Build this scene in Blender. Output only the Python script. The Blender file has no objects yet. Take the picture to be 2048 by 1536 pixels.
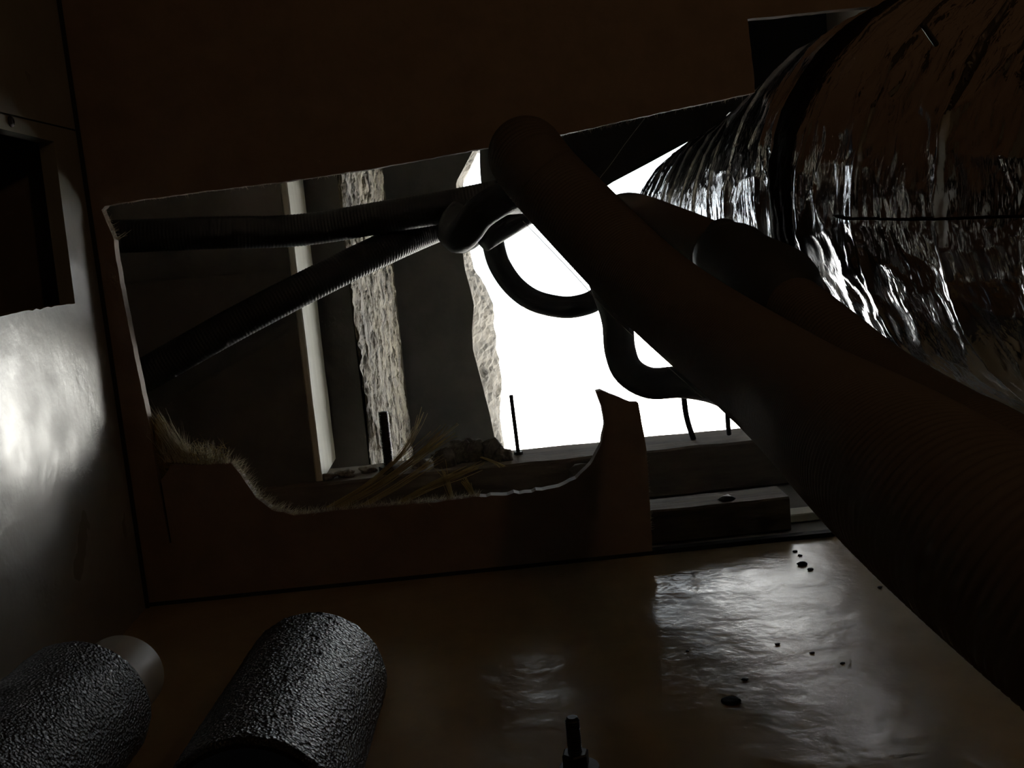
import bpy, bmesh, math, random
import numpy as np
from mathutils import Vector, Matrix, noise, geometry

random.seed(7)
rng = np.random.default_rng(7)
scene = bpy.context.scene
col = scene.collection

# ------------------------------------------------------------------ camera
FPX = 2100.0                       # focal length in pixels of a 2048 wide frame
CAM = np.array([0.0, 0.0, 0.25])
VP = (930.0, 480.0)                # where the depth direction of the cupboard vanishes
ROLL = math.radians(5.3)
_Y = np.array([(VP[0] - 1024) / FPX, (768 - VP[1]) / FPX, -1.0]); _Y /= np.linalg.norm(_Y)
_Z = np.array([-math.sin(ROLL), math.cos(ROLL), 0.0]); _Z[2] = -(_Z[0] * _Y[0] + _Z[1] * _Y[1]) / _Y[2]
_Z /= np.linalg.norm(_Z)
_X = np.cross(_Y, _Z)
M = np.array([_X, _Y, _Z])         # camera space -> world space
cd = bpy.data.cameras.new('camera')
cd.sensor_width = 36.0
cd.lens = FPX / 2048 * 36.0
cd.clip_start = 0.005
cam = bpy.data.objects.new('camera', cd)
col.objects.link(cam)
m4 = Matrix([list(M[i]) + [CAM[i]] for i in range(3)] + [[0, 0, 0, 1]])
cam.matrix_world = m4
scene.camera = cam

# ------------------------------------------------------------------ light
world = bpy.data.worlds.new('overcast_daylight')
scene.world = world
world.use_nodes = True
bg = world.node_tree.nodes['Background']
bg.inputs['Color'].default_value = (0.90, 0.97, 1.0, 1)
bg.inputs['Strength'].default_value = 3.0

SUN_STRENGTH = 142.0                # lights the pale ground outside; it stands behind the building
sd = bpy.data.lights.new('sun', 'SUN'); sd.energy = SUN_STRENGTH; sd.angle = math.radians(0.53); sd.color = (1.0, 0.97, 0.92)
sun = bpy.data.objects.new('sun', sd)
sun.rotation_euler = (math.radians(28), 0, math.radians(12))   # shines down and away from the wall
col.objects.link(sun)

pl = bpy.data.lights.new('daylight_portal', 'AREA')
pl.shape = 'RECTANGLE'; pl.size = 0.60; pl.size_y = 0.62
pl.cycles.is_portal = True
po = bpy.data.objects.new('daylight_portal', pl)
po.location = (0.26, 1.662, 0.13)
po.rotation_euler = (math.radians(-90), 0, 0)      # facing into the cupboard
col.objects.link(po)

LAMP_POS = (0.36, -0.30, 0.62)
LAMP_ENERGY = 0.58
LAMP2_POS = (0.20, 0.34, 0.70)
LAMP2_ENERGY = 0.19
LAMP_COLOR = (1.0, 0.62, 0.31)

scene.view_settings.view_transform = 'Standard'
scene.view_settings.look = 'None'
scene.view_settings.gamma = 1.0
scene.view_settings.use_curve_mapping = False
scene.view_settings.exposure = 0.0
scene.cycles.max_bounces = 5
scene.cycles.diffuse_bounces = 3
scene.cycles.glossy_bounces = 3
scene.cycles.adaptive_threshold = 0.04
scene.cycles.sample_clamp_indirect = 6.0


# ------------------------------------------------------------------ helpers
def ray(px, py):
    return M @ np.array([(px - 1024) / FPX, (768 - py) / FPX, -1.0])

def W(px, py, y):
    d = ray(px, py); return CAM + d * (y / d[1])

def FLOOR(px, py, z=0.0):
    d = ray(px, py); return CAM + d * ((z - CAM[2]) / d[2])

def SIDE(px, py, x):
    d = ray(px, py); return CAM + d * ((x - CAM[0]) / d[0])

_c = FLOOR(293, 1215)
D = float(_c[1])                   # plane of the back panel
XL = float(_c[0])                  # plane of the left wall
XR, YF, ZC = 0.56, -0.62, 0.76     # right wall, wall behind the camera, ceiling
XV, YO = -0.62, 1.66               # far left of the hollow, outer face of the building

def tag(o, label=None, cat=None, group=None, kind=None):
    if label: o['label'] = label
    if cat: o['category'] = cat
    if group: o['group'] = group
    if kind: o['kind'] = kind
    return o

def empty(name, loc, label, cat, group=None):
    o = bpy.data.objects.new(name, None); o.empty_display_size = 0.02
    o.location = tuple(map(float, loc)); col.objects.link(o)
    return tag(o, label, cat, group)

def obj(name, verts, faces, mat, parent=None, smooth=False):
    """one mesh object from world-space vertices"""
    v = np.asarray(verts, float)
    if parent is None:
        org = np.array([(v[:, 0].min() + v[:, 0].max()) / 2, (v[:, 1].min() + v[:, 1].max()) / 2, v[:, 2].min()])
    else:
        p = parent; org = np.zeros(3)
        while p is not None:
            org = org + np.array(p.location); p = p.parent
    me = bpy.data.meshes.new(name)
    me.from_pydata((v - org).tolist(), [], faces)
    me.materials.append(mat)
    if smooth:
        me.polygons.foreach_set('use_smooth', [True] * len(me.polygons))
    me.update()
    o = bpy.data.objects.new(name, me)
    col.objects.link(o)
    if parent is None:
        o.location = tuple(org)
    else:
        o.parent = parent
    return o

def sharp(o, deg=40):
    bm = bmesh.new(); bm.from_mesh(o.data)
    for e in bm.edges:
        if len(e.link_faces) == 2:
            e.smooth = e.calc_face_angle(0) < math.radians(deg)
    bm.to_mesh(o.data); bm.free()
    return o

def merge(*parts):
    V, F = [], []
    for v, f in parts:
        n = len(V); V.extend([tuple(q) for q in v]); F.extend([tuple(i + n for i in t) for t in f])
    return V, F

def box(x0, x1, y0, y1, z0, z1):
    v = [(x, y, z) for x in (x0, x1) for y in (y0, y1) for z in (z0, z1)]
    f = [(0, 1, 3, 2), (4, 6, 7, 5), (0, 4, 5, 1), (2, 3, 7, 6), (0, 2, 6, 4), (1, 5, 7, 3)]
    return v, f

def board(x0, x1, y0, y1, z0, z1, bev=0.0015, rough=0.0, nx=24):
    """a sawn board along x: slightly wavy, with worn edges"""
    prof = [(y0 + bev, z0), (y1 - bev, z0), (y1, z0 + bev), (y1, z1 - bev), (y1 - bev, z1), (y0 + bev, z1), (y0, z1 - bev), (y0, z0 + bev)]
    V, F = [], []
    for i in range(nx + 1):
        x = x0 + (x1 - x0) * i / nx
        for j, (y, z) in enumerate(prof):
            n = noise.noise_vector(Vector((x * 30, y * 60, z * 60)))
            V.append((x, y + rough * n.y, z + (rough * n.z if z > z0 else 0)))
    k = len(prof)
    for i in range(nx):
        for j in range(k):
            F.append((i * k + j, i * k + (j + 1) % k, (i + 1) * k + (j + 1) % k, (i + 1) * k + j))
    F.append(tuple(range(k))[::-1]); F.append(tuple(range(nx * k, nx * k + k)))
    return V, F

def prism(poly, off):
    """triangulated solid: planar polygon (3D points) extruded by the vector off"""
    P = np.array([[float(q) for q in p] for p in poly]); off = np.array([float(q) for q in off])
    nrm = np.zeros(3)
    for i in range(len(P)):
        nrm += np.cross(P[i], P[(i + 1) % len(P)])
    nrm /= np.linalg.norm(nrm)
    e1 = np.cross(nrm, [0.3, 0.5, 0.8]); e1 /= np.linalg.norm(e1); e2 = np.cross(nrm, e1)
    uv = [Vector((float(p @ e1), float(p @ e2))) for p in P]
    n = len(P)
    vs, es, fs, ov, oe, of = geometry.delaunay_2d_cdt(uv, [], [list(range(n))], 1, 1e-9)
    idx = [o[0] for o in ov]
    tri = [tuple(idx[i] for i in t) for t in fs]
    V = [tuple(p) for p in P] + [tuple(p + off) for p in P]
    F = tri + [tuple(i + n for i in t[::-1]) for t in tri]
    F += [((i + 1) % n, i, i + n, (i + 1) % n + n) for i in range(n)]
    if nrm @ off > 0:
        F = [t[::-1] for t in F]
    return V, F

def ragged(pts, step=0.006, amp=0.0006, seed=0.0):
    out = []
    for i in range(len(pts)):
        a, b = np.array(pts[i], float), np.array(pts[(i + 1) % len(pts)], float)
        n = max(1, int(np.linalg.norm(b - a) / step))
        for k in range(n):
            p = a + (b - a) * k / n
            if k:
                q = noise.noise_vector(Vector(p * 260) + Vector((seed, 0, 0)))
                p = p + np.array(q) * amp
            out.append(p)
    return out

def spline(p, n):
    p = np.asarray(p, float)
    q = np.vstack([2 * p[0] - p[1], p, 2 * p[-1] - p[-2]])
    # arc-length-like parameter: sample finely, then respace
    m = len(p) - 1
    us = np.linspace(0, m - 1e-9, m * 40)
    i = us.astype(int); t = (us - i)[:, None]
    a, b, c, e = q[i], q[i + 1], q[i + 2], q[i + 3]
    s = .5 * (2 * b + (c - a) * t + (2 * a - 5 * b + 4 * c - e) * t * t + (3 * b - a - 3 * c + e) * t ** 3)
    L = np.concatenate([[0], np.cumsum(np.linalg.norm(np.diff(s[:, :3], axis=0), axis=1))])
    u = np.linspace(0, L[-1], n)
    return np.stack([np.interp(u, L, s[:, k]) for k in range(s.shape[1])], 1), L[-1]

def frames(c):
    t = np.gradient(c, axis=0); t /= np.linalg.norm(t, axis=1)[:, None]
    u = np.cross(t[0], [0.3, 0.1, 1.0]); u /= np.linalg.norm(u)
    U = [u]
    for i in range(1, len(c)):
        u = U[-1] - t[i] * np.dot(U[-1], t[i]); u /= np.linalg.norm(u); U.append(u)
    U = np.array(U)
    return t, U, np.cross(t, U)

def tube(pts, r, seg=20, step=0.004, pitch=0.0, amp=0.0, cap=True):
    """swept tube; pts are world points (x, y, z) or (x, y, z, radius factor); pitch and amp give ribs"""
    p = np.asarray(pts, float)
    if p.shape[1] == 3:
        p = np.hstack([p, np.ones((len(p), 1))])
    _, L = spline(p, 10)
    n = max(6, int(L / (pitch / 4 if pitch else step)))
    s, L = spline(p, n)
    c, rf = s[:, :3], s[:, 3]
    t, U, Vv = frames(c)
    rr = r * rf
    if pitch:
        rr = rr + amp * np.cos(2 * np.pi * np.linspace(0, L, n) / pitch)
    th = np.linspace(0, 2 * np.pi, seg, endpoint=False)
    ring = c[:, None] + rr[:, None, None] * (np.cos(th)[None, :, None] * U[:, None] + np.sin(th)[None, :, None] * Vv[:, None])
    V = ring.reshape(-1, 3).tolist()
    F = [(i * seg + j, i * seg + (j + 1) % seg, (i + 1) * seg + (j + 1) % seg, (i + 1) * seg + j) for i in range(n - 1) for j in range(seg)]
    if cap:
        V.append(c[0].tolist()); V.append(c[-1].tolist()); k = n * seg
        F += [(k, (j + 1) % seg, j) for j in range(seg)]
        F += [(k + 1, (n - 1) * seg + j, (n - 1) * seg + (j + 1) % seg) for j in range(seg)]
    return V, F

def lathe(prof, seg=24, origin=(0, 0, 0), axis='z'):
    """closed profile of (radius, height) pairs turned about an axis"""
    th = np.linspace(0, 2 * np.pi, seg, endpoint=False)
    V = []
    for r, h in prof:
        for a in th:
            x, y = r * math.cos(a), r * math.sin(a)
            q = (x, y, h) if axis == 'z' else (x, h, y)
            V.append(tuple(np.array(q) + np.array(origin)))
    n = len(prof)
    F = [(i * seg + j, i * seg + (j + 1) % seg, (i + 1) * seg + (j + 1) % seg, (i + 1) * seg + j) for i in range(n - 1) for j in range(seg)]
    if axis != 'z':
        F = [f[::-1] for f in F]
    return V, F

def strand(p0, d, length, r, bend=0.3, seg=4):
    d = np.array(d, float); d /= np.linalg.norm(d)
    V, F = [], []
    p = np.array(p0, float)
    side = rng.normal(size=3); side -= d * side.dot(d); side /= np.linalg.norm(side)
    up = np.cross(d, side)
    b = rng.normal(size=3) * bend
    for i in range(seg + 1):
        rr = r * (1 - 0.75 * i / seg)
        for k in range(3):
            a = k * 2.0944
            V.append(tuple(p + rr * (math.cos(a) * side + math.sin(a) * up)))
        dd = d + b * i / seg; dd /= np.linalg.norm(dd)
        p = p + dd * length / seg
    for i in range(seg):
        for k in range(3):
            F.append((i * 3 + k, i * 3 + (k + 1) % 3, i * 3 + 3 + (k + 1) % 3, i * 3 + 3 + k))
    F.append((0, 2, 1)); F.append((seg * 3, seg * 3 + 1, seg * 3 + 2))
    return V, F

def lump(c, r, seed, sub=2):
    bm = bmesh.new(); bmesh.ops.create_icosphere(bm, subdivisions=sub, radius=1.0)
    for v in bm.verts:
        n = noise.noise(v.co * 1.7 + Vector((seed * 3.1, 0, 0))) * 0.5 + noise.noise(v.co * 4 + Vector((0, seed, 0))) * 0.22
        v.co = v.co * (1 + n)
    V = [(c[0] + v.co.x * r[0], c[1] + v.co.y * r[1], c[2] + v.co.z * r[2]) for v in bm.verts]
    F = [tuple(v.index for v in f.verts) for f in bm.faces]
    bm.free()
    return V, F


# ------------------------------------------------------------------ materials
def mat(name, base, rough=0.5, metal=0.0, spec=0.5, var=None, var_scale=20.0, var_lo=0.4, var_hi=0.7, bump=None, rough_var=None, stretch=(1, 1, 1), sheen=0.0, trans=0.0):
    m = bpy.data.materials.new(name); m.use_nodes = True
    nt = m.node_tree; N = nt.nodes; Lk = nt.links
    b = N['Principled BSDF']
    b.inputs['Base Color'].default_value = (*base, 1)
    b.inputs['Roughness'].default_value = rough
    b.inputs['Metallic'].default_value = metal
    b.inputs['Specular IOR Level'].default_value = spec
    if sheen:
        b.inputs['Sheen Weight'].default_value = sheen
    tc = N.new('ShaderNodeTexCoord'); mp = N.new('ShaderNodeMapping')
    mp.inputs['Scale'].default_value = stretch
    Lk.new(tc.outputs['Object'], mp.inputs['Vector'])
    if var:
        t = N.new('ShaderNodeTexNoise'); t.inputs['Scale'].default_value = var_scale; t.inputs['Detail'].default_value = 5
        t.inputs['Roughness'].default_value = 0.65
        Lk.new(mp.outputs['Vector'], t.inputs['Vector'])
        r = N.new('ShaderNodeValToRGB')
        r.color_ramp.elements[0].position = var_lo; r.color_ramp.elements[0].color = (*base, 1)
        r.color_ramp.elements[1].position = var_hi; r.color_ramp.elements[1].color = (*var, 1)
        Lk.new(t.outputs['Fac'], r.inputs['Fac']); Lk.new(r.outputs['Color'], b.inputs['Base Color'])
    if rough_var:
        t = N.new('ShaderNodeTexNoise'); t.inputs['Scale'].default_value = rough_var[0]; t.inputs['Detail'].default_value = 3
        Lk.new(mp.outputs['Vector'], t.inputs['Vector'])
        r = N.new('ShaderNodeMapRange'); r.inputs['From Min'].default_value = 0.35; r.inputs['From Max'].default_value = 0.65
        r.inputs['To Min'].default_value = rough_var[1]; r.inputs['To Max'].default_value = rough_var[2]
        Lk.new(t.outputs['Fac'], r.inputs['Value']); Lk.new(r.outputs['Result'], b.inputs['Roughness'])
    prev = None
    for bp in (bump or []):
        kind, scale, dist = bp[:3]
        if kind == 'voronoi':
            t = N.new('ShaderNodeTexVoronoi'); t.feature = 'F1'; out = 'Distance'
        elif kind == 'crackle':
            t = N.new('ShaderNodeTexVoronoi'); t.feature = 'DISTANCE_TO_EDGE'; out = 'Distance'
        else:
            t = N.new('ShaderNodeTexNoise'); t.inputs['Detail'].default_value = bp[3] if len(bp) > 3 else 4; out = 'Fac'
        t.inputs['Scale'].default_value = scale
        Lk.new(mp.outputs['Vector'], t.inputs['Vector'])
        bn = N.new('ShaderNodeBump'); bn.inputs['Distance'].default_value = dist; bn.inputs['Strength'].default_value = 1.0
        Lk.new(t.outputs[out], bn.inputs['Height'])
        if prev: Lk.new(prev.outputs['Normal'], bn.inputs['Normal'])
        prev = bn
    if prev: Lk.new(prev.outputs['Normal'], b.inputs['Normal'])
    if trans:
        tr = N.new('ShaderNodeBsdfTranslucent'); tr.inputs['Color'].default_value = (*base, 1)
        mx = N.new('ShaderNodeMixShader'); mx.inputs['Fac'].default_value = trans
        Lk.new(b.outputs['BSDF'], mx.inputs[1]); Lk.new(tr.outputs['BSDF'], mx.inputs[2])
        Lk.new(mx.outputs['Shader'], N['Material Output'].inputs['Surface'])
    return m

MT = {}
MT['laminate'] = mat('scuffed_cream_laminate', (0.27, 0.265, 0.235), 0.3, var=(0.21, 0.205, 0.175), var_scale=16, var_lo=.3, var_hi=.8, bump=[('noise', 26, 0.0010), ('noise', 90, 0.0003), ('noise', 260, 0.00008)], rough_var=(18, 0.26, 0.46))
MT['floor'] = mat('glossy_tan_laminate', (0.38, 0.29, 0.17), 0.2, spec=0.26, var=(0.29, 0.22, 0.125), var_scale=18, var_lo=.3, var_hi=.8, bump=[('noise', 16, 0.0014), ('noise', 42, 0.0007), ('noise', 130, 0.00008)], rough_var=(12, 0.11, 0.24))
MT['panel'] = mat('brown_hardboard', (0.235, 0.172, 0.132), 0.65, var=(0.19, 0.14, 0.107), var_scale=40, bump=[('noise', 300, 0.0002)])
MT['dark'] = mat('black_gap_shade', (0.012, 0.012, 0.012), 0.8)
MT['shell'] = mat('dim_brown_paint', (0.10, 0.08, 0.06), 0.8)
MT['shade_black'] = mat('matt_black_shade', (0.012, 0.012, 0.012), 0.9, spec=0.2)  # matt black; stands for shade on the hollow's far wall and header
MT['hollow'] = mat('grey_felt_paper', (0.09, 0.085, 0.075), 0.85, var=(0.055, 0.055, 0.05), var_scale=14, bump=[('noise', 90, 0.0006)])
MT['board_grey'] = mat('grey_brown_sheathing', (0.17, 0.16, 0.14), 0.85, var=(0.11, 0.105, 0.09), var_scale=14, bump=[('noise', 90, 0.0006)])
MT['pale_daylit'] = mat('pale_daylit_wood', (0.86, 0.85, 0.72), 0.6, var=(0.72, 0.70, 0.57), var_scale=60, stretch=(1, 1, .15))  # daylight on the upright board edge is put into this paleness
MT['rough_wood'] = mat('rough_sawn_timber', (0.155, 0.135, 0.092), 0.85, var=(0.045, 0.038, 0.026), var_scale=70, var_lo=.42, var_hi=.60, stretch=(1, .35, .3), bump=[('noise', 60, 0.03, 6)])
MT['sill_wood'] = mat('veil_lightened_timber', (0.20, 0.17, 0.135), 0.85, var=(0.11, 0.09, 0.075), var_scale=60, stretch=(.2, 1, 1), bump=[('noise', 140, 0.0008)])  # timber colour lightened to stand for lens veil over the sill front
MT['block_wood'] = mat('weathered_brown_timber', (0.13, 0.095, 0.055), 0.75, var=(0.05, 0.036, 0.025), var_scale=90, stretch=(.15, 1, 1), bump=[('noise', 160, 0.0008)])
MT['stucco'] = mat('crumbling_render', (0.14, 0.125, 0.10), 0.9, var=(0.045, 0.04, 0.033), var_scale=45, bump=[('noise', 110, 0.003, 6)])
MT['rubble'] = mat('dusty_mortar', (0.20, 0.18, 0.15), 0.9, var=(0.08, 0.07, 0.06), var_scale=90, bump=[('noise', 220, 0.002)])
MT['hose'] = mat('dusty_black_rubber', (0.115, 0.095, 0.08), 0.65, spec=0.22, bump=[('noise', 400, 0.0001)])
MT['ribbed'] = mat('ribbed_black_plastic', (0.018, 0.018, 0.018), 0.55, spec=0.3)
MT['cable'] = mat('matt_black_rubber', (0.035, 0.038, 0.04), 0.6, spec=0.35, bump=[('noise', 300, 0.0002)])
MT['tape'] = mat('matt_black_tape', (0.014, 0.010, 0.009), 0.95, spec=0.05, bump=[('noise', 180, 0.001)])
MT['foil'] = mat('crinkled_aluminium_foil', (0.86, 0.88, 0.93), 0.13, metal=1.0, bump=[('crackle', 62, 0.0009), ('crackle', 170, 0.0003), ('noise', 300, 0.0005, 2)], rough_var=(30, 0.10, 0.20), stretch=(1, 1, .33))
MT['foam'] = mat('pebbled_black_foam', (0.012, 0.012, 0.013), 0.24, spec=0.5, bump=[('voronoi', 650, 0.0013), ('noise', 1200, 0.0008, 3)])
MT['inside'] = mat('black_foam_inside', (0.01, 0.01, 0.01), 0.9, spec=0.1)
MT['pvc'] = mat('cream_plastic', (0.36, 0.33, 0.27), 0.45, var=(0.32, 0.29, 0.235), var_scale=20)
MT['steel'] = mat('blackened_steel', (0.05, 0.05, 0.05), 0.45, metal=0.8)
MT['rust'] = mat('dark_rusted_steel', (0.03, 0.026, 0.024), 0.6, metal=0.5)
MT['fibre'] = mat('pale_frayed_fibre', (0.80, 0.78, 0.66), 0.6, trans=0.5)
MT['straw'] = mat('dry_yellow_fibre', (0.50, 0.42, 0.22), 0.6, trans=0.4)
MT['wool'] = mat('yellow_mineral_wool', (0.38, 0.28, 0.09), 0.9, trans=0.45, bump=[('noise', 400, 0.003)])
MT['silk'] = mat('grey_cobweb', (0.5, 0.5, 0.48), 0.6, trans=0.3)
MT['concrete'] = mat('outdoor_concrete', (0.35, 0.34, 0.32), 0.9, var=(0.28, 0.27, 0.25))
MT['paving'] = mat('sunlit_pale_paving', (0.72, 0.72, 0.70), 0.9, var=(0.64, 0.63, 0.60), var_scale=3)
MT['brass'] = mat('dull_brass', (0.5, 0.35, 0.12), 0.4, metal=1.0)


# ------------------------------------------------------------------ the setting
def struct(name, vf, m, parent=None, smooth=False):
    o = obj(name, vf[0], vf[1], m, parent, smooth)
    o['kind'] = 'structure'
    return o

T = 0.010                                               # panel thickness
floor = struct('floor', box(XV, XR, YF, D + T, -0.03, 0.0), MT['floor'])
struct('ceiling', box(XV, XR + .03, YF, YO, ZC, ZC + .03), MT['shell'])
struct('wall_right', box(XR, XR + .03, YF, YO, -0.27, ZC), MT['shell'])
struct('wall_front', box(XV - .03, XR + .03, YF - .03, YF, -0.03, ZC + .03), MT['shell'])
struct('wall_far_left', box(XV - .03, XV, YF, YO, -0.27, ZC + .03), MT['shade_black'])  # black colour gives the shade seen through the cut-out
struct('ground_outside', box(-6, 7, YO + .001, 14, -0.75, -0.70), MT['paving'])
struct('wall_foundation', box(XV, XR, 1.58, YO, -0.75, -0.22), MT['concrete'])
struct('floor_lower', box(XV, XR, 1.0, 1.58, -0.27, -0.24), MT['concrete'])
struct('floor_outer', box(XV, XR, D + T, 1.02, -0.27, -0.001), MT['concrete'])

# back panel: one hardboard sheet with the opening that was cut and broken out of it
def BP(px, py):
    return W(px, py, D)

hole = [(1305, 1104), (1300, 1010), (1293, 900), (1277, 806), (1262, 806), (1203, 781), (1192, 783), (1204, 815), (1210, 850),
        (1203, 888), (1182, 928), (1152, 958), (1118, 974), (1050, 986), (960, 994), (850, 1006), (700, 1019), (590, 1031),
        (545, 1021), (512, 996), (486, 957), (462, 926), (400, 931), (345, 928), (322, 960), (343, 1086), (338, 1086), (316, 960),
        (300, 860), (288, 800), (275, 740), (245, 590), (232, 520), (228, 480), (218, 455), (203, 420), (210, 412), (245, 405),
        (420, 381), (570, 363), (760, 335), (955, 299), (1130, 268), (1290, 232), (1510, 185), (1508, 150), (1495, 38), (1700, 17), (2048, -20)]
hp = [BP(*q) for q in hole]
hp = [np.array([p[0], D, p[2]]) for p in hp]
zb = 0.0035
hp[0] = np.array([hp[0][0], D, zb])
edge = []
for i in range(len(hp) - 1):
    a, b = hp[i], hp[i + 1]
    n = max(1, int(np.linalg.norm(b - a) / 0.004))
    if 24 <= i <= 26: n = 1
    for k in range(n):
        p = a + (b - a) * k / n
        if k:
            q = noise.noise_vector(Vector(p * 330)); w = 0.0013 if 12 <= i <= 22 else 0.0005
            p = p + np.array([q.x, 0, q.z]) * w
        edge.append(p)
edge.append(hp[-1])
zr = float(hp[-1][2] + (hp[-1][2] - hp[-2][2]) / (hp[-1][0] - hp[-2][0]) * (XR - hp[-1][0]))
outline = [np.array([XV, D, zb])] + edge + [np.array([XR, D, zr]), np.array([XR, D, ZC]), np.array([XV, D, ZC])]
wall_back = struct('wall_back', prism(outline, (0, T, 0)), MT['panel'])

# black strips standing in for the shaded gaps between panel, floor and left wall
tab_x = float(hp[0][0])
struct('gap_shade_1', box(XL - .008, XR, D + .001, D + T - .001, 0.0, zb), MT['dark'])
struct('gap_shade_2', box(XL, XL + .0025, D - .0025, D, 0.0, ZC), MT['dark'])

# left wall: laminate sheet with a rectangular cut-out and a seam above it
TW = 0.010
def LW(px, py):
    p = SIDE(px, py, XL); return (float(p[1]), float(p[2]))
hy1, hz_t = LW(108, 283)
hy1b, hz_b = LW(150, 606)
hy0 = hy1 - 0.175
s0, s1 = LW(0, 225), LW(140, 258)
slope = (s1[1] - s0[1]) / (s1[0] - s0[0])
seam = lambda y: s0[1] + slope * (y - s0[0])
def yz_prism(poly):
    return prism([(XL, y, z) for y, z in poly], (-TW, 0, 0))
bot = []
for k in range(30):
    y = hy1b - (hy1b - hy0) * k / 29
    bot.append((y, hz_b + 0.0012 * noise.noise(Vector((y * 160, 0, 0))) - 0.0035 * max(0, math.sin((y - hy0) * 40)) * 0.3))
ye = D - 0.0005
ys_ = 0.52                                              # the seam runs level beyond this point
# lower sheet as strips round the cut-out, upper sheet above the seam
strips = [
    [(YF, 0), (ye, 0), (ye, bot[0][1])] + bot + [(YF, bot[-1][1])],
    [(ye, bot[0][1]), (ye, hz_t), (hy1, hz_t), (hy1b, bot[0][1])],
    [(YF, bot[-1][1]), (hy0, bot[-1][1]), (hy0, hz_t), (YF, hz_t)],
    [(YF, hz_t), (ye, hz_t), (ye, seam(ye) - .0006), (ys_, seam(ys_) - .0006), (YF, seam(ys_) - .0006)],
    [(YF, seam(ys_) + .0006), (ys_, seam(ys_) + .0006), (ye, seam(ye) + .0006), (ye, ZC), (YF, ZC)]]
wall_left = struct('wall_left', merge(*[yz_prism(s) for s in strips]), MT['laminate'])
sb = prism([(XL - TW, YF, seam(ys_) - .008), (XL - TW, ys_, seam(ys_) - .008), (XL - TW, ye, seam(ye) - .008), (XL - TW, ye, seam(ye) + .008), (XL - TW, ys_, seam(ys_) + .008), (XL - TW, YF, seam(ys_) + .008)], (-.003, 0, 0))
obj('backing_strip', sb[0], sb[1], MT['dark'], wall_left)
ky, kz = LW(20, 243)
v, f = lathe([(0, -.0005), (.0032, -.0005), (.0034, .0008), (.0022, .0020), (.0012, .0021), (.0010, .0012), (0, .0012)], 16)
v = [(XL + q[2], ky + q[0], kz + q[1]) for q in v]
o = obj('screw', v, f, MT['rust'], wall_left); o['label'] = 'dark round screw head'

# outer wall of the building: crumbling left jamb, header, right pier, round the daylight opening
YC = 1.50
jamb_sky = [(985, 200), (957, 297), (925, 365), (930, 430), (940, 500), (948, 540), (972, 575), (987, 610), (990, 660), (994, 700), (1004, 760), (1000, 830), (1006, 880), (1012, 920), (1020, 1000)]
jamb_in = [(975, 200), (948, 297), (912, 365), (915, 430), (925, 500), (930, 540), (940, 575), (948, 610), (944, 660), (946, 700), (962, 760), (980, 830), (990, 880), (995, 920), (1000, 1000)]
def jamb_x(tab, z, y):
    zs = [W(a, b, y)[2] for a, b in tab][::-1]; xs = [W(a, b, y)[0] for a, b in tab][::-1]
    return float(np.interp(z, zs, xs))
V, F = [], []
nz = 200
zs = np.linspace(-0.25, ZC, nz)
ncol = 8
for i, z in enumerate(zs):
    xi, xs_ = jamb_x(jamb_in, z, YC), jamb_x(jamb_sky, z, 1.60)
    row = [(XV, YC), (xi - .006, YC)]
    for k in range(ncol):
        u = k / (ncol - 1)
        x = xi + (xs_ - xi) * u; y = YC + (1.60 - YC) * u
        n1 = noise.noise(Vector((u * 5, z * 55, 3.0))) * .006 + noise.noise(Vector((u * 9, z * 160, 7.0))) * .003
        if 0 < k: x += n1 * (0.5 if k == ncol - 1 else 1.0)
        row.append((x, y))
    row += [(xs_, YO), (XV, YO)]
    V += [(x, y, z) for x, y in row]
k = len(row)
for i in range(nz - 1):
    for j in range(k):
        F.append((i * k + j, i * k + (j + 1) % k, (i + 1) * k + (j + 1) % k, (i + 1) * k + j))
F.append(tuple(range(k))[::-1]); F.append(tuple(range((nz - 1) * k, nz * k)))
wall_outer = struct('wall_outer_left', (V, F), MT['stucco'])
wall_outer.data.materials.append(MT['hollow'])
for p in wall_outer.data.polygons:
    p.material_index = 1 if p.normal.y < -0.98 else 0
ZH = 0.392
shading_drop = [W(a, b, 1.58) for a, b in ((1002, 300), (1014, 375), (1055, 418), (1110, 426), (1170, 372), (1205, 350), (1240, 325), (1310, 285), (1390, 240))]  # dip added to the header, hidden by hoses, to cut the floor reflection
pts = [(-0.05, ZC), (XR, ZC), (XR, 0.42)] + [(float(p[0]), float(p[2])) for p in shading_drop[::-1]] + [(-0.05, ZH)]
struct('wall_outer_top', prism([(x, 1.58, z) for x, z in pts], (0, YO - 1.58, 0)), MT['shade_black'])  # black colour stands for the shade behind the notch
struct('wall_outer_right', box(0.53, XR, 1.58, YO, -.25, ZH), MT['hollow'])

# layers of the wall seen through the opening, left of the daylight
def vx(px, py, y):
    return float(W(px, py, y)[0])
zsill = 0.045
yA0, yA1 = 0.945, 1.045
xa = vx(604, 660, yA0)
xa1 = vx(640, 660, yA1)
sh = struct('wall_hollow', prism([(XV, yA0, -.001), (xa - .004, yA0, -.001), (xa - .004, yA1 + .03, -.001), (XV, yA1 + .03, -.001)], (0, 0, ZC)), MT['board_grey'])
tag_lbl = tag(obj('lit_edge_batten', *board(0, ZC - zsill, 0, yA1 - yA0, 0, .006, .0012, .0004, 40), MT['pale_daylit']), 'thin upright batten for the lit edge of the dark sheathing, daylight in its pale colour', 'batten')  # lit side of the sheathing board, daylight put into its colour
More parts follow.
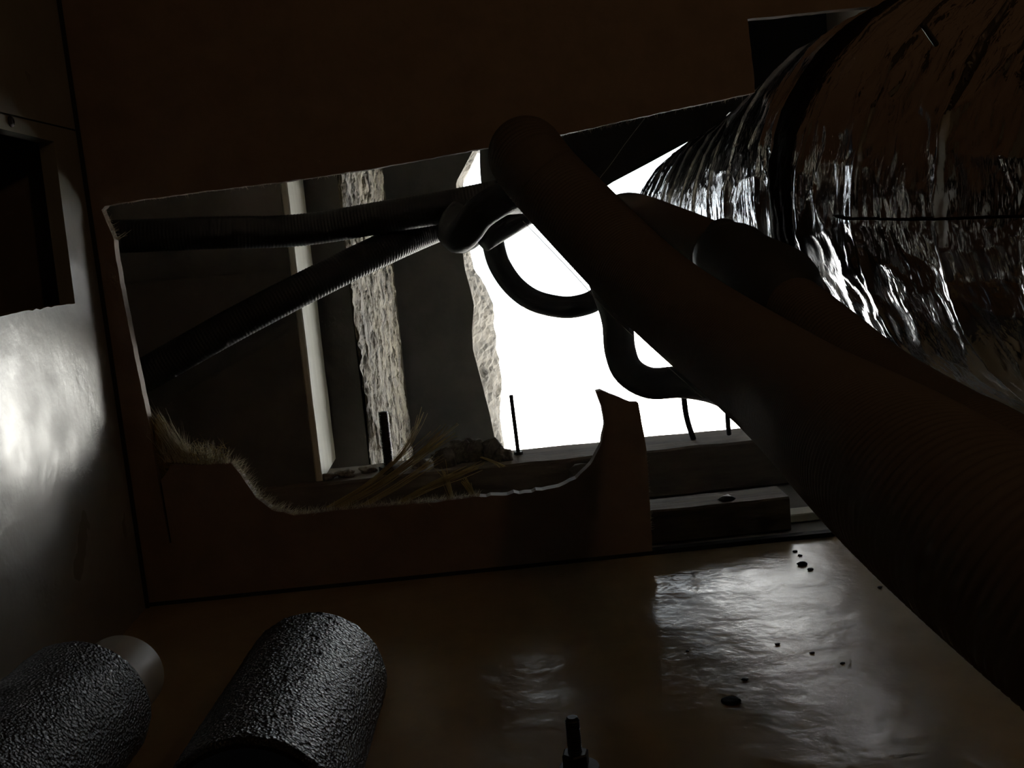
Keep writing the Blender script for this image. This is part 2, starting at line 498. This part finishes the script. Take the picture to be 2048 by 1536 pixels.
# stand the batten up: x of the board becomes z
me = tag_lbl.data
for vtx in me.vertices:
    w = vtx.co + tag_lbl.location
    z = zsill + w.x
    vtx.co = Vector((xa - .004 + w.z, yA0 + w.y, z))
tag_lbl.location = (0, 0, 0)
_lo = np.array([q.co[:] for q in me.vertices]); _org = Vector((_lo[:, 0].mean(), _lo[:, 1].mean(), _lo[:, 2].min()))
for vtx in me.vertices: vtx.co -= _org
tag_lbl.location = _org

# grey sheathing between batten and post, then the rough post with its lit slanted face
yB = 1.06
yB1 = 1.44
xb0, xb1 = vx(708, 640, yB), vx(792, 640, yB1)
struct('wall_hollow_middle', prism([(xa - .03, yB, -.24), (xb0 - .001, yB, -.24), (xb0 - .001, YC - .002, -.24), (xa - .03, YC - .002, -.24)], (0, 0, ZC + .24)), MT['hollow'])
V, F = [], []
nz, nu = 420, 60
for i in range(nz):
    z = -.24 + (ZC + .24) * i / (nz - 1)
    for j in range(nu):
        u = j / (nu - 1)
        x = xb0 + (xb1 - xb0) * u; y = yB + (yB1 - yB) * u
        q = Vector((u * 9, z * 14, 0))
        n = noise.noise(q * 1.3) * .003 + abs(noise.noise(Vector((u * 22, z * 45, 5)))) * .0075 + abs(noise.noise(Vector((u * 50, z * 150, 1)))) * .0022
        V.append((x + n * .95, y - n * .3, z))
for i in range(nz - 1):
    for j in range(nu - 1):
        a = i * nu + j
        F.append((a, a + 1, a + nu + 1, a + nu))
n0 = len(V)
for z in (-.24, ZC):
    V += [(xb0, YC - .003, z), (xb1, YC - .003, z)]
b0, b1, t0, t1 = n0, n0 + 1, n0 + 2, n0 + 3
F.append((b1, b0, t0, t1))
F.append(tuple([b0] + [i * nu for i in range(nz)] + [t0])); F.append(tuple([t1] + [i * nu + nu - 1 for i in range(nz - 1, -1, -1)] + [b1]))
F.append(tuple(list(range(nu - 1, -1, -1)) + [b0, b1])); F.append(tuple(list(range((nz - 1) * nu, nz * nu)) + [t1, t0]))
tag(obj('rough_post', V, F, MT['rough_wood']), 'rough-sawn splintery timber post with shaggy grain, between pale batten and broken wall edge', 'post')

# sill plate along the foot of the hollow
tag(obj('sill_plate', *board(XV + .002, XR - .002, 0.935, 1.0, 0, zsill, .002, .0012, 120), MT['sill_wood']), 'long dark timber sill plate below the daylight opening', 'sill')
# lumber block in front of it, right of the broken tab
bx0, bx1 = vx(1262, 1030, .795), vx(1580, 1008, .795)
blk = empty('timber_block', ((bx0 + bx1) / 2, .81, 0), 'short brown timber block on the floor right of the broken panel tab', 'block')
obj('block_body', *board(bx0, bx1, .795, .832, 0, .0275, .0015, .0006, 40), MT['block_wood'], blk)
kp = W(1455, 1008, .805)
v, f = lump((kp[0], .806, .0275), (.007, .006, .0035), 4)
o = obj('knot', v, f, MT['rust'], blk, True); o['label'] = 'dark round knot'
tag(obj('floor_batten', *board(bx1 + .003, XR - .004, .815, .835, 0, .007, .001, .0004, 20), MT['pale_daylit']), 'low pale batten on the floor beside the end of the timber block', 'batten')

# dark slanting board above the hoses, behind the panel
bd = [(1118, 305), (1125, 261), (1300, 222), (1500, 178), (1440, 246), (1390, 276), (1300, 325), (1226, 364), (1203, 379), (1145, 335)]
tag(obj('header_board', *prism([W(a, b, .862) for a, b in bd], (0, .016, .004)), MT['shade_black']), 'dark pointed board hanging behind the upper panel edge, above the hoses', 'board')

# ------------------------------------------------------------------ foil duct
DUCT = np.array([[0.41, 1.78, 0.23], [0.365, 1.486, 0.231], [0.341, 1.223, 0.234], [0.331, 0.969, 0.241], [0.324, 0.743, 0.258], [0.338, 0.54, 0.246], [0.378, 0.339, 0.245], [0.45, 0.15, 0.255], [0.50, -0.05, 0.26]])
RD = 0.125
duct = empty('foil_duct', (0.34, 0.75, 0.258 - RD), 'large silver foil insulated duct running back through the right side', 'duct')
NS, NT = 1120, 440
ax, LD = spline(DUCT, NS)
tt = np.gradient(ax, axis=0); tt /= np.linalg.norm(tt, axis=1)[:, None]
ss = np.cross(tt, [0, 0, 1.0]); ss /= np.linalg.norm(ss, axis=1)[:, None]
uu = np.cross(ss, tt)
def s_at_y(y): return float(np.interp(-y, -ax[:, 1], np.linspace(0, LD, NS)))
sl = np.linspace(0, LD, NS)
s_band, s_ridge = s_at_y(0.676), s_at_y(0.503)
th = np.linspace(0, 2 * np.pi, NT, endpoint=False)
disp = np.zeros((NS, NT))
ring_s = [s_ridge + k * 0.072 for k in range(-14, 14)]
for i in range(NS):
    for j in range(NT):
        a = th[j]
        s = sl[i]
        q = Vector((s * 10, math.cos(a) * 1.6, math.sin(a) * 1.6))
        w1 = noise.noise(q * 1.4)
        q2 = Vector((s * 26 + w1 * .8, math.cos(a) * 1.5, math.sin(a) * 1.5))
        cr1 = 1 - abs(noise.noise(q2)) * 2.2                      # ring-wise creases
        q3 = Vector((s * 16 + 9, math.cos(a) * 6 + w1, math.sin(a) * 6))
        cr2 = 1 - abs(noise.noise(q3)) * 2.4                      # diagonal crumples
        st = noise.noise(Vector((s * 55 + w1, math.cos(a) * 2.4, math.sin(a) * 2.4 + 7))) * .0009 + noise.noise(Vector((s * 125 + cr2, math.cos(a) * 3.4, math.sin(a) * 3.4 + 2))) * .0007
        q4 = Vector((s * 70, math.cos(a) * 4, math.sin(a) * 4 + 4))
        st *= 1.0 + 0.9 * min(1.0, max(0.0, (0.72 - ax[i, 1]) / 0.12))   # looser foil on the near stretch
        d = st + w1 * .0013 + max(0, cr1) ** 5 * .0016 + max(0, cr2) ** 6 * .0007 + noise.noise(q4) * .0003
        disp[i, j] = d
for rs in ring_s:                                                 # wire coil under the foil
    k = np.exp(-((sl - rs) / .0026) ** 2) * (.0024 if abs(rs - s_ridge) < 1e-6 else .0022)
    disp += k[:, None]
disp -= (np.exp(-((sl - s_ridge - .012) / .006) ** 2) * .0010)[:, None]
rad = RD + disp
P = ax[:, None] + rad[..., None] * (np.cos(th)[None, :, None] * ss[:, None] + np.sin(th)[None, :, None] * uu[:, None])
F = [(i * NT + j, i * NT + (j + 1) % NT, (i + 1) * NT + (j + 1) % NT, (i + 1) * NT + j) for i in range(NS - 1) for j in range(NT)]
obj('foil_jacket', P.reshape(-1, 3), F, MT['foil'], duct, True)
# black tape band
NB = 26
V = []
for k in range(NB):
    for j in range(NT // 2):
        a = th[j * 2]; u = k / (NB - 1)
        wob = noise.noise(Vector((math.cos(a) * 2.2, math.sin(a) * 2.2, 8))) * .007
        wid = .0155 + noise.noise(Vector((math.cos(a) * 5, math.sin(a) * 5, 2 + (u > .5) * 9))) * .0035
        s = s_band + wob + (u - .5) * 2 * wid
        c = np.array([np.interp(s, sl, ax[:, q]) for q in range(3)])
        i = int(np.clip(np.searchsorted(sl, s), 0, NS - 1))
        r = rad[i, j * 2] + (.0022 if 0 < k < NB - 1 else -.002) + .0008 * noise.noise(Vector((math.cos(a) * 20, math.sin(a) * 20, s * 200)))
        V.append(c + r * (math.cos(a) * ss[i] + math.sin(a) * uu[i]))
h = NT // 2
F = [(k * h + j, k * h + (j + 1) % h, (k + 1) * h + (j + 1) % h, (k + 1) * h + j) for k in range(NB - 1) for j in range(h)]
o = obj('tape_band', V, F, MT['tape'], duct, True); o['label'] = 'matt black tape band round the duct'
# dark cord along the side of the duct
def on_duct(s, a, out=.002):
    i = int(np.clip(np.searchsorted(sl, s), 0, NS - 1)); j = int(round(a / (2 * np.pi) * NT)) % NT
    return ax[i] + (rad[i, j] + out) * (math.cos(th[j]) * ss[i] + math.sin(th[j]) * uu[i])
def duct_angle(px, py, y):
    """angle on the duct whose surface point at depth y lies on this sight line height"""
    best = None
    for j in range(NT):
        i = int(np.argmin(abs(ax[:, 1] - y)))
        p = on_duct(sl[i], th[j], 0)
        if np.dot(p - ax[i], CAM - p) <= 0: continue
        c = (p - CAM) @ M
        e = abs(768 - FPX * c[1] / -c[2] - py)
        if best is None or e < best[0]: best = (e, th[j])
    return best[1]
ca = duct_angle(1900, 437, 0.48)
cs = np.linspace(s_at_y(0.60), s_at_y(0.36), 60)
o = obj('cord', *tube([on_duct(s, ca, .0008 + .0006 * math.sin(s * 90)) for s in cs], .0007, 8), MT['tape'], duct, True); o['label'] = 'thin black cord lying along the foil'
# small dark wire tie sticking out
ta = duct_angle(1858, 66, 0.50)
p0 = on_duct(s_ridge, ta, 0)
p1 = W(1846, 50, p0[1] - .02); p0 = W(1872, 88, p0[1] - .002)
o = obj('wire_tie', *tube([p0, (p0 + p1) / 2, p1], .0013, 8, .003), MT['rust'], duct, True); o['label'] = 'short dark wire end sticking up from the seam'

# ------------------------------------------------------------------ hoses
def hose(name, label, pts, r, m='hose', pitch=.0024, amp=.00028, seg=28, cat='hose', group=None, extra=None):
    p = []
    for q in pts:
        w = W(q[0], q[1], q[2]); p.append([*w, q[3] if len(q) > 3 else 1.0])
    p += extra or []
    o = obj(name, *tube(p, r, seg, .004, pitch, amp), MT[m], None, True)
    return tag(o, label, cat, group)

hose('ribbed_hose', 'thick ribbed black hose sweeping from the opening down to the lower right, nearest of all',
     [(1150, 422, .838), (1118, 382, .79), (1056, 312, .726), (1068, 332, .70), (1125, 396, .685), (1312, 582, .605), (1565, 772, .44, 1.0),
      (1965, 1070, .245, 1.0)], .0252, pitch=.0026, amp=.0003, seg=40,
     extra=[[.185, .13, .10, 1.0], [.24, .0, .05, 1.0], [.28, -.2, .0262, 1.0], [.30, -.4, .0262, 1.0]])
hb = empty('insulated_hose', W(1500, 540, .70), 'ribbed black hose with a thick joint sleeve, just behind the nearest hose', 'hose')
pb = [(1230, 430, .98), (1265, 428, .88), (1340, 458, .78), (1440, 505, .69), (1545, 580, .615), (1640, 655, .56), (1760, 755, .51), (1900, 850, .43), (2070, 960, .34)]
pbw = [list(W(*q)) for q in pb] + [[.26, .18, .08], [.33, .0, .03], [.36, -.2, .024]]
obj('hose_body', *tube(pbw, .0172, 28, .004, .0024, .0003), MT['hose'], hb, True)
s_pb, _ = spline(np.array([list(W(*q)) for q in pb]), 200)
i0, i1 = int(np.argmin(abs(s_pb[:, 1] - .685))), int(np.argmin(abs(s_pb[:, 1] - .588)))
sec = s_pb[i0:i1 + 1]
prof = [(*sec[int(k)], w) for k, w in zip(np.linspace(0, len(sec) - 1, 7), (.86, 1.02, 1.0, 1.05, 1.12, 1.12, .80))]
o = obj('joint_sleeve', *tube(prof, .0242, 28, .003), MT['cable'], hb, True); o['label'] = 'smooth black joint sleeve'
e0, e1 = W(1432, 462, .725), W(1440, 447, .722)
o = obj('sleeve_lip', *tube([W(1424, 470, .672), W(1433, 456, .672), W(1452, 452, .67), W(1468, 462, .668)], .005, 12, .002), MT['cable'], hb, True)

hose('ribbed_cable', 'nearly level ribbed black cable across the top of the opening, above the slanting cable',
     [(60, 478, .855), (230, 473, .86), (420, 466, .87), (600, 460, .885), (780, 432, .888, 1.02), (900, 412, .882, 1.02), (1000, 392, .88, 1.02), (1040, 384, .88, 1.02)], .0132, 'ribbed', .0028, .00016, 24, 'cable')
hose('ribbed_cable', 'slanting ribbed black cable rising from the left edge of the opening to the hose cluster',
     [(130, 835, .83), (285, 752, .84), (470, 648, .85), (640, 560, .87), (770, 497, .90, 1.02), (850, 461, .932, 1.05), (925, 432, .957, 1.05), (1000, 410, .97, 1.05), (1050, 397, .975, 1.05)], .0135, 'ribbed', .0028, .00016, 24, 'cable')
hose('bent_hose', 'black hose bent in a tight hook where the cables meet at the opening centre',
     [(1040, 395, .825), (1022, 396, .815), (1000, 400, .80), (958, 428, .80), (932, 462, .803), (916, 474, .82), (907, 460, .838), (914, 440, .85), (926, 428, .854)], .0125, 'cable', 0, 0, 24)
hose('bent_hose', 'dark hose end peeping out below the tight hook of the bent hose',
     [(1000, 405, .925), (962, 440, .915), (938, 468, .905), (916, 478, .90), (903, 464, .905), (902, 452, .912)], .0128, 'cable', 0, 0, 20)
hose('short_hose', 'stubby grey-black hose end against the daylight, below the hook of the bent hose',
     [(1075, 410, .905), (1050, 424, .90), (1020, 442, .895), (985, 463, .89), (962, 478, .886)], .0118, 'cable', 0, 0, 20)
hose('looped_hose', 'thin hose hanging in an open U loop against the bright daylight',
     [(994, 446, 1.005), (986, 468, 1.0), (988, 495, 1.0), (1000, 532, 1.0), (1028, 572, 1.0), (1068, 601, 1.0), (1120, 614, 1.0), (1158, 612, 1.0), (1195, 597, 1.0), (1250, 550, 1.0), (1300, 500, 1.0)], .0106, 'cable', 0, 0, 20)
hose('curved_hose', 'thicker hose curving down and right like a J, silhouetted above the sill',
     [(1190, 520, .88), (1215, 580, .865), (1234, 640, .855), (1240, 700, .845), (1257, 742, .84), (1300, 766, .83), (1365, 764, .81), (1435, 776, .77), (1510, 810, .70), (1600, 850, .62)], .0128, 'cable', 0, 0, 24)
hose('upright_hose', 'upright black hose beside the narrow slit of daylight under the panel edge',
     [(1068, -410, 1.22), (1000, 120, 1.22), (988, 230, 1.22), (984, 300, 1.22), (985, 350, 1.22), (992, 400, 1.22), (1004, 430, 1.22)], .0137, 'cable', 0, 0, 20)
hose('thin_wire', 'thin curved wire running from the J-shaped hose to the sill, left of two', [(1366, 770, .95), (1370, 815, .955), (1376, 845, .96), (1387, 878, .965)], .0027, 'cable', 0, 0, 10, 'wire', 'wires on the sill')
hose('thin_wire', 'short straight wire running down to the sill, right of two', [(1452, 790, .95), (1455, 830, .955), (1456, 850, .96), (1458, 868, .965)], .0023, 'cable', 0, 0, 10, 'wire', 'wires on the sill')

# ------------------------------------------------------------------ anchor rods
def rod(px0, py0, px1, py1, y, r, label):
    a, b = W(px0, py0, y), W(px1, py1, y)
    b = np.array([b[0], y, zsill - .002])
    d = a - b; L = np.linalg.norm(d); n = max(8, int(L / .0012))
    pts = [b + d * k / n for k in range(n + 1)]
    t = empty('anchor_rod', b, label, 'rod', 'anchor rods in the sill plate')
    obj('rod_shaft', *tube(pts, r, 12, .004, .0016, r * .06), MT['steel'], t, True)
    hexv = [(r * 2.1 * math.cos(q * math.pi / 3), r * 2.1 * math.sin(q * math.pi / 3)) for q in range(6)]
    v, f = prism([(b[0] + p, b[1] + q, zsill) for p, q in hexv], (0, 0, r * 1.5))
    obj('nut', v, f, MT['steel'], t)
rod(1022, 790, 1037, 908, .975, .0020, 'thin steel rod standing on the sill against the daylight')
rod(766, 824, 779, 940, .95, .0045, 'thick dark steel rod standing on the sill in front of the rough post')

# ------------------------------------------------------------------ rubble on the sill
spots = [(885, 905, .955, .012, .011), (915, 893, .968, .013, .014), (950, 893, .972, .015, .014), (985, 896, .966, .012, .013), (1006, 905, .955, .009, .008),
         (840, 915, .96, .008, .005), (690, 940, .955, .009, .004), (735, 936, .965, .008, .004), (655, 945, .95, .007, .004)]
names = ['largest grey', 'tall dark', 'broad humped', 'rounded grey', 'small', 'flat', 'low flat', 'small flat', 'tiny low']
where = ['left of the heap below the broken wall edge', 'second in the heap below the broken wall edge', 'mid-heap below the broken wall edge', 'right in the heap below the broken wall edge',
         'beside the thin steel rod', 'right of the rough post foot', 'between the batten and the thick rod', 'just left of the thick rod', 'at the foot of the pale batten']
for i, (px, py, y, rx, rz) in enumerate(spots):
    w = W(px, py, y)
    tag(obj('mortar_lump', *lump((w[0], y, zsill + rz * .45), (rx, rx * .8, rz), i + 1, 3), MT['rubble'], None, True), names[i] + ' mortar lump on the sill ' + where[i], 'rubble', 'rubble on the sill')
w = W(1168, 932, .925)
tag(obj('concrete_chunk', *lump((w[0], .915, .020), (.016, .010, .021), 33, 3), MT['stucco'], None, True), 'pale mottled concrete chunk leaning on the sill beside the panel tab', 'rubble')

# ------------------------------------------------------------------ frayed fibres
def fuzz(segs, n, lmin, lmax, r, spread, dirv, y0=D + .0005, y1=D + T, m='fibre', bend=.35):
    parts = []
    for _ in range(n):
        i = rng.integers(len(segs) - 1); u = rng.random()
        a, b = segs[i], segs[i + 1]
        p = W(a[0] + (b[0] - a[0]) * u, a[1] + (b[1] - a[1]) * u, D); p[1] = y0 + (y1 - y0) * rng.random()
        d = np.array(dirv, float) + rng.normal(size=3) * spread
        parts.append(strand(p, d, lmin + (lmax - lmin) * rng.random() ** 2, r * (.6 + .8 * rng.random()), bend))
    return merge(*parts)
def fuzz_part(name, vf, m, label):
    o = obj(name, vf[0], vf[1], MT[m], wall_back); o['label'] = label; o['kind'] = 'stuff'
curve_edge = [(462, 926), (486, 957), (512, 996), (545, 1021), (590, 1031)]
fuzz_part('frayed_fringe', merge(fuzz(curve_edge, 420, .002, .0105, .0002, .35, (.8, .1, .55)), fuzz([(229, 470), (231, 482)], 5, .008, .013, .0003, .12, (.9, .05, .55)),
          fuzz([(590, 1031), (700, 1019), (850, 1006), (960, 994)], 700, .0015, .007, .00016, .45, (.3, .1, .9)),
          fuzz([(245, 405), (420, 381), (570, 363), (760, 335)], 160, .0008, .0035, .00012, .6, (0, .1, -.8)),
          fuzz([(203, 420), (218, 455), (228, 480)], 60, .002, .006, .00014, .6, (.9, .1, .1)),
          fuzz([(1293, 900), (1300, 1010), (1303, 1060)], 120, .001, .004, .00014, .6, (.7, .1, .2)),
          fuzz([(1120, 270), (1200, 252), (1290, 232), (1500, 187)], 160, .001, .004, .00012, .6, (0, .1, -.8))), 'fibre', 'pale fuzz along the torn panel edge')
fuzz_part('torn_tuft', merge(fuzz([(345, 928), (390, 930), (460, 928)], 260, .002, .016, .00018, .3, (.05, .15, 1)), fuzz([(395, 930), (425, 930)], 90, .008, .02, .0002, .15, (.05, .1, 1)),
          fuzz([(322, 925), (380, 928)], 160, .012, .034, .0002, .16, (-.30, .1, 1)), fuzz([(352, 922), (388, 928)], 90, .034, .052, .0002, .05, (-.50, .05, 1), bend=.08), fuzz([(365, 915), (376, 915)], 50, .006, .02, .0002, .15, (.0, .1, 1))), 'fibre', 'white upright torn fibres at the lower left of the opening')
# clump of yellow wool in the lower left corner of the opening
cl = []
for k, (px, py, rx, rz) in enumerate([(325, 910, .010, .016), (345, 905, .010, .012), (372, 918, .010, .010), (320, 865, .005, .018), (410, 931, .012, .005), (445, 930, .009, .004)]):
    w = W(px, py, D + .008); cl.append(lump((w[0], D + .010, w[2] - .004), (rx, .006, rz), 50 + k, 3))
t = empty('wool_clump', W(360, 930, D + .01), 'tuft of yellow mineral wool in the lower left corner of the opening', 'insulation')
obj('wool_body', *merge(*cl), MT['wool'], t, True)
wf = []
for _ in range(350):
    px, py = rng.uniform(316, 455), rng.uniform(895, 932)
    wf.append(strand(W(px, py, D + .004), rng.normal(size=3) + np.array([-.3, -.2, 1]), rng.uniform(.004, .014), .00018, .6))
o = obj('wool_fibres', *merge(*wf), MT['straw'], t); o['kind'] = 'stuff'

def bundle(label, pts, n, spread, r, fray):
    c = [W(*q) for q in pts]
    parts = []
    base = np.array(c)
    for k in range(n):
        off = rng.normal(size=3) * spread * np.array([1, 1.4, .7])
        fan = rng.normal(size=3) * fray
        end = rng.uniform(.72, 1.0)
        q = [p + off * (.5 + .8 * i / (len(base) - 1)) + fan * (i / (len(base) - 1)) ** 3 for i, p in enumerate(base)]
        s, L = spline(np.array(q), 22); s = s[:max(4, int(22 * end))]
        parts.append(tube(s, r * rng.uniform(.6, 1.4), 4, .008))
    return tag(obj('straw_bundle', *merge(*parts), MT['straw']), label, 'straw', 'frayed straw bundles on the panel edge')
bundle('thin bundle of dry straw bending upright, tallest of the bundles, by the rough post', [(655, 1015, .782), (730, 972, .80), (800, 912, .82), (832, 860, .83), (848, 812, .835)], 20, .0014, .00020, .0030)
bundle('thick bundle of dry straw slanting up to the rubble heap, with a frayed tip', [(675, 1014, .782), (760, 966, .80), (830, 915, .82), (885, 872, .83), (912, 850, .835)], 38, .0030, .00022, .0045)
bundle('short dark bundle of straw slanting below the thick bundle', [(720, 1015, .782), (790, 975, .80), (850, 935, .82), (890, 905, .83)], 18, .0022, .00020, .0030)
bundle('low bundle of straw rising to the right along the panel edge', [(800, 1005, .782), (870, 968, .79), (925, 945, .80), (975, 920, .81)], 30, .0022, .00020, .0035)
bundle('small upright tuft of straw near the middle of the panel edge', [(905, 1000, .781), (898, 975, .785), (890, 950, .79), (884, 934, .792)], 24, .0016, .00020, .0030)
bundle('pale broken sliver tuft at the right end of the torn fringe', [(950, 996, .779), (942, 982, .78), (934, 968, .782), (928, 958, .784)], 34, .0011, .0003, .0016)
bundle('single pale sliver pointing right, below the thin steel rod', [(962, 914, .80), (978, 920, .802), (995, 927, .804), (1008, 935, .806)], 7, .0005, .0003, .0008)

# cobweb threads
def thread(label, pts):
    p = [W(*q) for q in pts]
    return tag(obj('cobweb_thread', *tube(p, .00022, 5, .004), MT['silk']), label, 'cobweb', 'cobweb threads')
thread('single cobweb thread slanting across the dark pointed board', [(1192, 366, .855), (1222, 328, .854), (1250, 288, .852), (1290, 236, .85)])
thread('cobweb thread along the lower edge of the nearest hose', [(1046, 442, .69), (1140, 540, .662), (1228, 636, .632), (1330, 728, .585), (1408, 798, .535)])

# ------------------------------------------------------------------ foam pipe sleeves on the floor
def find_floor_tube(px, py, rpx):
    lo, hi = .2, 1.0
    for _ in range(60):
        y = (lo + hi) / 2
        if W(px, py, y)[2] > rpx * y / FPX: lo = y
        else: hi = y
    return W(px, py, lo), rpx * lo / FPX
def sleeve(px, py, rpx, ynear, wall, label):
    c, R = find_floor_tube(px, py, rpx)
    t = empty('foam_sleeve', (c[0], c[1], 0), label, 'pipe insulation', 'foam sleeves on the floor')
    L = c[1] - ynear
    tilt = .053
    seg, n = 160, 90
    def ringed(r, y, u):
        x0 = c[0] - tilt * (c[1] - y)
        out = []
        for k in range(seg):
            a = 2 * math.pi * k / seg
            q = Vector((math.cos(a) * 14, y * 380, math.sin(a) * 14))
            d = (noise.noise(q) * .0004 + noise.noise(q * 2.3) * .0003) if u else 0
            dl = .0006 * noise.noise(Vector((math.cos(a) * 4, y * 20, math.sin(a) * 4)))
            rr = r + d + (dl if u else 0)
            out.append((x0 + rr * math.cos(a), y, R + .0003 + rr * math.sin(a)))
        return out
    V = []
    bev = [(R - .0022, 0), (R - .0008, .0006), (R, .002)]
    rows = [(r, c[1] - q) for r, q in bev] + [(R, c[1] - .002 - (L - .004) * k / n) for k in range(1, n)] + [(r, ynear + q) for r, q in bev[::-1]]
    for r, y in rows: V += ringed(r, y, True)
    m = len(rows)
    F = [(i * seg + j, i * seg + (j + 1) % seg, (i + 1) * seg + (j + 1) % seg, (i + 1) * seg + j) for i in range(m - 1) for j in range(seg)]
    obj('outer_skin', V, F, MT['foam'], t, True)
    Ri = R - wall
    V = ringed(R - .0022, ynear, False) + ringed(Ri, ynear + .0008, False) + ringed(Ri, c[1] - .0008, False) + ringed(R - .0022, c[1], False)
    F = [(i * seg + j, (i + 1) * seg + j, (i + 1) * seg + (j + 1) % seg, i * seg + (j + 1) % seg) for i in range(3) for j in range(seg)]
    o = obj('inner_bore', V, F, MT['inside'], t, True); o['label'] = 'black hollow bore'
    sharp(o, 40)
    return c, R, tilt
sleeve(632, 1360, 148, .378, .0045, 'pebbled black foam pipe sleeve, larger one in front of the panel, on the floor')
cL, RL, tl = sleeve(158, 1420, 150, .335, .009, 'pebbled black foam pipe sleeve in the lower left corner, against the left wall')
# cream pipe end sticking out of the left sleeve
rp = .0225
yb, ya = cL[1] + .050, cL[1] - .15
V, seg = [], 64
zc = RL - .003
for r, y in ((rp - .003, ya), (rp, ya), (rp, yb - .0015), (rp - .001, yb - .0003), (rp - .0016, yb), (rp - .003, yb), (rp - .003, ya)):
    for k in range(seg):
        a = 2 * math.pi * k / seg
        V.append((cL[0] + .003 - tl * (cL[1] - y) + r * math.cos(a), y, zc + r * math.sin(a)))
F = [(i * seg + j, i * seg + (j + 1) % seg, (i + 1) * seg + (j + 1) % seg, (i + 1) * seg + j) for i in range(6) for j in range(seg)]
o = tag(obj('plastic_pipe', V, F, MT['pvc'], None, True), 'smooth cream plastic pipe end sticking out behind the left foam sleeve', 'pipe')
sharp(o, 40)

# ------------------------------------------------------------------ threaded stud at the bottom
ys = .42
tp = W(1144, 1434, ys)
st = empty('threaded_stud', (tp[0] , ys, 0), 'dark threaded steel stud with nut standing up from the floor', 'bolt')
prof, z, k = [(0, 0), (.0031, 0)], 0, 0
r0 = .0031
while z < tp[2] - .0012:
    prof += [(r0, z), (r0 - .0005, z + .0005)]; z += .001
prof += [(r0 - .0006, tp[2] - .0002), (r0 - .0012, tp[2]), (0, tp[2])]
v, f = lathe(prof, 24, (tp[0], ys, 0))
obj('shaft', v, f, MT['steel'], st)
zn = float(W(1150, 1506, ys)[2])
def hexnut(r, z0, z1, rot=.3):
    pts = []
    for rr, z in ((r - .0008, z0), (r, z0 + .0006), (r, z1 - .0006), (r - .0008, z1)):
        pts.append([(tp[0] + rr * math.cos(q * math.pi / 3 + rot), ys + rr * math.sin(q * math.pi / 3 + rot), z) for q in range(6)])
    V = [p for rr in pts for p in rr]
    F = [(i * 6 + j, i * 6 + (j + 1) % 6, (i + 1) * 6 + (j + 1) % 6, (i + 1) * 6 + j) for i in range(3) for j in range(6)] + [(5, 4, 3, 2, 1, 0), (18, 19, 20, 21, 22, 23)]
    return V, F
obj('nut', *hexnut(.0060, zn - .006, zn + .0006), MT['steel'], st)
v, f = lathe([(0, zn - .0078), (.0085, zn - .0078), (.0087, zn - .0070), (.0085, zn - .0062), (0, zn - .0062)], 32, (tp[0] + .0012, ys, 0))
obj('washer', v, f, MT['steel'], st)
v, f = lathe([(0, 0), (.011, 0), (.011, .004), (.0088, .006), (.0080, zn - .008), (0, zn - .008)], 28, (tp[0], ys, 0))
obj('standoff', v, f, MT['rust'], st)

# ------------------------------------------------------------------ marks on the floor: screw hole and specks of dirt
w = FLOOR(1462, 1403)
v, f = lathe([(0, .0002), (.0046, .0002), (.0052, .0006), (.0040, .0012), (.0012, .0009), (0, .0009)], 20, (w[0], w[1], 0))
tag(obj('floor_plug', v, f, MT['shade_black'], None, True), 'dark round plug in the floor near the lower right', 'plug')
crumbs = [(1605, 1130, .0030), (1620, 1140, .0018), (1375, 1303, .0010), (1490, 1360, .0016), (1625, 1307, .0012), (1685, 1328, .0012), (1555, 1290, .0013), (1760, 1175, .0013), (1590, 1104, .0015), (1600, 1112, .0014)]
desc = ['largest reddish crumb near the far right edge of the floor', 'tiny crumb beside the reddish crumb on the floor', 'tiny dark speck left on the floor below the bright reflection', 'small curled dark speck above the floor plug', 'dark speck in the middle of the shiny floor patch',
        'speck beside the bright smear on the floor', 'short dark chip lying left of the middle speck', 'speck near the hose shadow at the right', 'chip at the end of the floor gap', 'chip just in front of the floor gap']
for (px, py, r), dl in zip(crumbs, desc):
    w = FLOOR(px, py)
    tag(obj('dirt_crumb', *lump((w[0], w[1], r * .35), (r * 1.2, r, r * .5), px, 2), MT['rust'], None, True), dl, 'crumb', 'dirt crumbs on the floor')

# ------------------------------------------------------------------ two warm bulbs above and behind the viewer
def bulb_lamp(pos, energy, label):
    lp = empty('work_lamp', pos, label, 'lamp', 'warm bulbs under the ceiling')
    v, f = lathe([(0, -.030), (.010, -.028), (.017, -.018), (.018, -.006), (.013, .008), (.009, .014), (0, .014)], 24, pos)
    m = bpy.data.materials.new('warm_bulb'); m.use_nodes = True
    b = m.node_tree.nodes['Principled BSDF']
    b.inputs['Base Color'].default_value = (1, .8, .5, 1)
    b.inputs['Emission Color'].default_value = (*LAMP_COLOR, 1); b.inputs['Emission Strength'].default_value = 60.0 * energy
    obj('bulb', v, f, m, lp, True)
    h = ZC - pos[2]
    v, f = lathe([(0, .014), (.013, .014), (.014, .018), (.013, min(.045, h * .6)), (.006, min(.052, h * .8)), (.002, h), (0, h)], 20, pos)
    obj('holder', v, f, MT['cable'], lp, True)
bulb_lamp(LAMP_POS, LAMP_ENERGY, 'brighter warm bulb in a black holder hanging behind the viewer')
bulb_lamp(LAMP2_POS, LAMP2_ENERGY, 'dimmer warm bulb in a black holder above the nearest hose')
